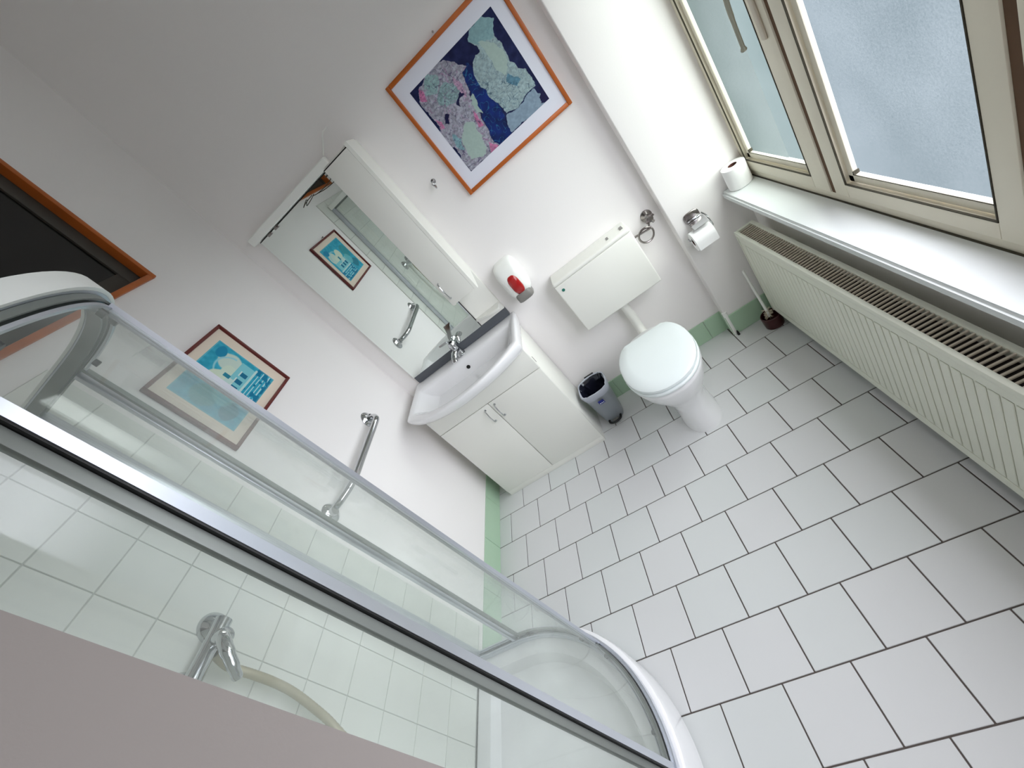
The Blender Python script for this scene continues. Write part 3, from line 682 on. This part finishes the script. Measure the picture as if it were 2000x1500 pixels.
def roll(name, c, axis, r, h, label, tail=False, tilt=None):
    e_ = empty(name, c, label, 'toilet roll')
    ri = .019
    prof = [(ri, -h/2), (r-.002, -h/2), (r, -h/2+.002), (r, h/2-.002), (r-.002, h/2), (ri, h/2)]
    b_ = lathe(prof+[(ri, -h/2)], (0, 0, 0), axis, 36, cap=False); bmesh.ops.remove_doubles(b_, verts=b_.verts, dist=1e-5)
    if tail:
        P = [(r*math.cos(a), r*math.sin(a)) for a in [1.2-.1*k for k in range(13)]]+[(r+.0005, -.012-.01*k) for k in range(0, 3)]
        P = [(-q[0], q[1]) for q in P]
        R_ = []
        for y_, z_ in P: R_.append([(-h/2+.001, y_*1.012, z_), (h/2-.001, y_*1.012, z_), (h/2-.001, y_*1.03, z_), (-h/2+.001, y_*1.03, z_)])
        join(b_, loft(R_))
    for v in b_.verts: v.co += Vector(c)
    o1 = obj('paper', b_, PAPER, e_, smooth=40)
    cc = lathe([(ri+.0002, -h/2+.0005), (ri+.0002, h/2-.0005), (ri-.0012, h/2-.0005), (ri-.0012, -h/2+.0005), (ri+.0002, -h/2+.0005)], c, axis, 24, cap=False)
    obj('core', cc, CORE, e_, True)
    return e_
roll('toilet_roll', (1.692, YP-.060, .638), 'X', .049, .098, 'white toilet roll hanging in the chrome holder on the pier', True)
roll('toilet_roll', (1.925, YP-.054, .735+.050), 'Z', .050, .098, 'white toilet roll standing on the window sill corner')

# ------------------------------------------------------------------ toilet brush
br = empty('toilet_brush', (1.765, .055, 0), 'white toilet brush in a maroon pot beside the radiator', 'toilet brush')
obj('pot', lathe([(.040, 0), (.045, .004), (.048, .04), (.049, .070), (.046, .073), (.043, .070), (.044, .03), (.002, .02)], (1.780, .042, 0), 'Z', 28), MAROON, br, True)
hz = tube(spline([(1.775, .045, .06), (1.775, .065, .16), (1.774, .082, .26), (1.773, .092, .350)], 6), [.007]*12+[.006]*6+[.0065], 10)
obj('handle', hz, PLAST, br, True)
bt = bmesh.new()
for k in range(60):
    a = random.random()*2*PI; z = .05+.05*random.random(); e_ = random.uniform(-.3, .7); L = .024
    tube([(1.775, .052, z), (1.775+L*math.cos(a)*math.cos(e_), .052+L*math.sin(a)*math.cos(e_), z+L*math.sin(e_))], [.0015, .001], 4, bt)
tag(obj('bristles', bt, BRISTLE, br), kind='stuff')

# ------------------------------------------------------------------ bin
bi = empty('waste_bin', (.82, .09, 0), 'grey pedal bin with open top and bag between vanity and toilet', 'bin')
def bring(z, s=1.0, inset=0):
    t = z/.275; cx = .817+.013*t; hw = .060+.024*t-inset; yf = .040-.055*t; yb_ = .165-.005*t; n = 32
    return [(x, y, z) for x, y in sellipse(cx, (yf+yb_)/2, hw*s, (yb_-yf)/2*s-inset, n, 3.4)]
rg = [bring(.004, .96), bring(.0, .9)][::-1]+[bring(.02), bring(.10), bring(.19), bring(.262), bring(.270, 1.03), bring(.276, 1.03), bring(.276, .97), bring(.262, 1, .006), bring(.15, 1, .008), bring(.05, 1, .012)]
obj('body', loft(rg), BING, bi, smooth=40)
# bag folded over the rim
random.seed(3)
def jit(r, a, dz=0): return [(x+random.uniform(-a, a), y+random.uniform(-a, a), z+random.uniform(-a, a)+dz) for x, y, z in r]
bg_ = loft([jit(bring(.238, 1.035), .0015), jit(bring(.255, 1.05), .002), jit(bring(.274, 1.055), .002), jit(bring(.280, 1.02), .003, .003), jit(bring(.279, .95), .003, .002)], cap=False)
obj('bag_rim', bg_, BAG, bi, smooth=50)
bg_ = loft([jit(bring(.277, .955), .003), jit(bring(.25, .86), .008), jit(bring(.20, .80), .010), jit(bring(.15, .7), .010), jit(bring(.12, .3), .008)], cap=False)
obj('bag', bg_, BAGD, bi, smooth=25)
lbm = B(.812, .846, -.0115, -.0095, .192, .222, .0003); 
for v in lbm.verts: v.co.y += (v.co.z-.207)*-.2+.0105-.012
o = obj('label_sticker', lbm, BLUE, bi); o['label'] = 'blue sticker with white marks'
for (a, b, c, d) in ((.816, .822, .197, .204), (.826, .832, .198, .204), (.836, .842, .198, .203)):
    q = B(a, b, -.0012, 0, c, d)
    for v in q.verts: v.co.y += -.0115+(v.co.z-.207)*-.2-.0015
    obj('sticker_mark', q, PLAST, o)
pd = tube(spline([(.780, .048, .022), (.785, .012, .026), (.817, -.004, .028), (.850, .012, .026), (.856, .048, .022)], 6), .007, 8); obj('pedal_surround', pd, BLACK, bi, True)
obj('pedal', B(.800, .835, .004, .05, .012, .020, .003), GREYP, bi, smooth=40)
obj('hinge', B(.80, .86, .160, .182, .268, .282, .002), BLACK, bi)

# ------------------------------------------------------------------ grab bar
gb = empty('grab_bar', (XL, -.51, 1.035), 'horizontal chrome grab bar on the left wall', 'grab bar')
pth = spline([(XL+.004, -.215, 1.035), (XL+.05, -.232, 1.035), (-.012, -.262, 1.035), (.0, -.30, 1.035), (.0, -.42, 1.035), (.0, -.56, 1.035), (.0, -.66, 1.035), (-.012, -.715, 1.035), (-.045, -.765, 1.035), (XL+.004, -.805, 1.035)], 5)
obj('bar', tube(pth, .0155, 14), CHROME, gb, True)
for yy in (-.213, -.807):
    obj('flange', lathe([(.041, 0), (.041, .004), (.034, .011), (.020, .017), (.017, .03)], (XL, yy, 1.035), 'X', 24), CHROME, gb, True)

# ------------------------------------------------------------------ shower tray + enclosure
CX, CYA = .145, -1.555
def quad(r, extra=0, n=22, x0=XL+.0, y0=YS, close=True):
    """outline of the quadrant: corner, back straight, arc, front straight"""
    pts = [(CX+r*math.cos(PI/2-PI/2*k/n), CYA+r*math.sin(PI/2-PI/2*k/n)) for k in range(n+1)]
    if close: return [(x0, y0), (x0, CYA+r)]+pts+[(CX+r, y0)]
    return [(x0, CYA+r)]+pts+[(CX+r, y0)]
tray = empty('shower_tray', (.3, -1.4, 0), 'white quadrant shower tray with raised curved rim', 'shower tray')
q0 = .008; xa, ya = XL+q0, YS+q0
def tz(r, z, x0=xa, y0=ya): return [(x, y, z) for x, y in quad(r, x0=x0, y0=y0)]
trb = loft([tz(.530, 0), tz(.545, .01), tz(.550, .13), tz(.546, .150), tz(.536, .158), tz(.500, .160), tz(.462, .158, xa+.045, ya+.045), tz(.445, .150, xa+.06, ya+.06), tz(.425, .105, xa+.075, ya+.075), tz(.40, .095, xa+.10, ya+.10)])
obj('tray_body', trb, CER, tray, smooth=40)
obj('drain', lathe([(.055, 0), (.055, .003), (.045, .006), (.003, .007)], (.12, -1.60, .0945), 'Z', 28), CHROME, tray, True)
sj = bmesh.new(); B(XL+.007, XL+.0125, YS+.01, -1.02, .158, .1605, bm=sj); obj('silicone_joint', sj, JOINT, tray)

en = empty('shower_enclosure', (.35, -1.3, .16), 'curved glass shower enclosure with satin aluminium profiles', 'shower enclosure')
def rail(name, r0, r1, z0, z1, m, a0=0, a1=90, straight=True, n=26, bev=0):
    """swept rectangular profile along the quadrant"""
    path = []
    if straight and a1 >= 90: path.append((XL+.012, None, 'b'))
    path += [(a1-(a1-a0)*k/n, None, 'a') for k in range(n+1)]
    if straight and a0 <= 0: path.append((YS+.012, None, 'f'))
    rings = []
    for p in path:
        sec = []
        for r, z in ((r0, z0), (r1, z0), (r1, z1), (r0, z1)):
            if p[2] == 'b': sec.append((p[0], CYA+r, z))
            elif p[2] == 'f': sec.append((CX+r, p[0], z))
            else: a = math.radians(p[0]); sec.append((CX+r*math.cos(a), CYA+r*math.sin(a), z))
        rings.append(sec)
    return loft(rings)
def epart(name, bm, m, parent=en, smooth=30): return obj(name, bm, m, parent, smooth)
tr_ = epart('top_rail', rail('', .500, .530, 1.886, 1.911, PLAST), ALU); o = epart('rail_cap', rail('', .498, .5295, 1.9115, 1.918, PLAST), PLAST, tr_)
epart('outer_cover', rail('', .5305, .538, 1.886, 1.919, PLAST), PLAST, tr_)
epart('door_track', rail('', .505, .509, 1.8745, 1.8855, ALU), ALUD, tr_); epart('door_track', rail('', .520, .524, 1.8745, 1.8855, ALU), ALUD, tr_)
epart('track_lip', rail('', .4955, .4995, 1.878, 1.906, ALU), ALUD, tr_)
br_ = epart('bottom_rail', rail('', .494, .532, .161, .180, ALU), ALU)
epart('guide_lip', rail('', .5085, .5105, .1802, .190, ALU), BLACK, br_); epart('guide_lip', rail('', .522, .524, .1802, .188, ALU), ALU, br_); epart('guide_lip', rail('', .497, .499, .1802, .190, ALU), ALU, br_)
Z0g, Z1g = .182, 1.874
# fixed panes
epart('fixed_pane', B(XL+.03, CX-.005, CYA+.508, CYA+.513, Z0g, Z1g), GLASS, smooth=False)
epart('fixed_pane', B(CX+.508, CX+.513, YS+.03, CYA-.04, Z0g, Z1g), GLASS, smooth=False)
# posts
epart('post', B(XL+.009, XL+.036, CYA+.496, CYA+.526, .181, 1.8875, .002), ALU)
epart('post', B(CX+.496, CX+.526, YS+.009, YS+.036, .181, 1.8875, .002), ALU)
epart('post', B(CX-.016, CX-.002, CYA+.500, CYA+.522, .181, 1.8735, .002), ALU)
pB = epart('post', B(CX+.506, CX+.520, CYA-.044, CYA-.0245, .181, 1.8735, .002), ALUD)
epart('post_seal', B(CX+.500, CX+.526, CYA-.0240, CYA-.0205, .181, 1.873, .0005), BLACK, pB)
# curved sliding doors
def door(a0, a1, r, prof_end, first):
    d = epart('sliding_door', rail('', r, r+.005, Z0g+.008, Z1g-.004, GLASS, a0, a1, False, 20), GLASS, smooth=20)
    for (p0, p1, z0, z1, m, nm) in ((a0, a1, Z1g-.009, Z1g-.0035, ALU, 'door_top_trim'), (a0, a1, Z0g+.007, Z0g+.022, ALUD, 'door_bottom_trim')):
        epart(nm, rail('', r-.002, r+.007, z0, z1, m, p0, p1, False, 20), m, d)
    return d
dA = door(-2.0, 45.5, .5115, 0, True); dB = door(44.0, 89.0, .5115, 0, False)
def vprof(a, wdeg, r0, r1, m, nm, par): epart(nm, rail('', r0, r1, .185, 1.872, m, a, a+wdeg, False, 2), m, par)
vprof(44.4, 1.6, .503, .526, ALU, 'edge_profile', dA); vprof(46.15, .9, .505, .524, ALUD, 'edge_seal', dB); vprof(42.1, 2.2, .5095, .5112, SEAL, 'edge_fin', dA)
vprof(-2.2, 2.0, .502, .527, ALU, 'edge_profile', dA); vprof(87.9, .9, .507, .520, ALUD, 'edge_profile', dB)
for a in (38, 52, 8, 82):
    t = math.radians(a); x, y = CX+.505*math.cos(t), CYA+.505*math.sin(t)
    par = dA if a < 45 else dB
    epart('roller', lathe([(.001, -.006), (.008, -.006), (.008, .006), (.001, .006)], (x, y, .196), 'Z', 12), BLACK, par); epart('roller', lathe([(.001, -.006), (.008, -.006), (.008, .006), (.001, .006)], (x, y, 1.858), 'Z', 12), BLACK, par)

# ------------------------------------------------------------------ shower mixer with hose
sm_ = empty('shower_mixer', (XL, -1.34, 1.235), 'chrome shower mixer with lever on the tiled left wall', 'shower mixer')
xw_ = XL+.007
obj('rosette', lathe([(.040, 0), (.040, .004), (.034, .016), (.018, .026), (.016, .045)], (xw_, -1.325, 1.232), 'X', 28), CHROME, sm_, True)
obj('rosette', lathe([(.040, 0), (.040, .004), (.034, .016), (.018, .026), (.016, .045)], (xw_, -1.475, 1.232), 'X', 28), CHROME, sm_, True)
obj('body', tube([(xw_+.05, -1.315, 1.232), (xw_+.05, -1.32, 1.232), (xw_+.05, -1.38, 1.232), (xw_+.05, -1.42, 1.232), (xw_+.05, -1.48, 1.232), (xw_+.05, -1.485, 1.232)], [.012, .022, .020, .020, .022, .012], 20), CHROME, sm_, True)
obj('lever_hub', lathe([(.021, 0), (.023, .02), (.020, .036), (.008, .042)], (xw_+.065, -1.375, 1.225), 'X', 22), CHROME, sm_, True)
lvp = spline([(xw_+.10, -1.385, 1.228), (xw_+.122, -1.412, 1.218), (xw_+.128, -1.440, 1.190), (xw_+.124, -1.462, 1.160)], 6)
obj('lever', tube(lvp, [.018]*4+[.017]*5+[.015]*5+[.013]*4+[.010], 12), CHROME, sm_, True)
hp = spline([(xw_+.05, -1.40, 1.212), (-.045, -1.408, 1.16), (-.040, -1.408, 1.10), (-.040, -1.407, 1.04), (-.040, -1.412, .973), (-.040, -1.428, .898), (-.040, -1.453, .815), (-.02, -1.51, .73), (.0, -1.58, .76), (-.01, -1.64, .95), (-.02, -1.65, 1.3), (-.02, -1.65, 1.7)], 14)
obj('hose', tube(hp, [.0115*(1+.10*(i % 2)) for i in range(len(hp))], 10), HOSE, sm_, True)
rr = bmesh.new(); tube([(xw_+.05, -1.66, 1.10), (xw_+.05, -1.66, 1.93)], .009, 12, rr)
for z in (1.12, 1.9): tube([(xw_, -1.66, z), (xw_+.05, -1.66, z)], .012, 10, rr)
obj('riser_rail', rr, CHROME, sm_, True)
obj('hand_shower', loft([[(xw_+.09+dx, y, z) for y, z in sellipse(-1.65, 1.80, s, s, 24, 2)] for dx, s in ((-.01, .015), (.0, .04), (.02, .045), (.025, .04))]), CHROME, sm_, smooth=40)
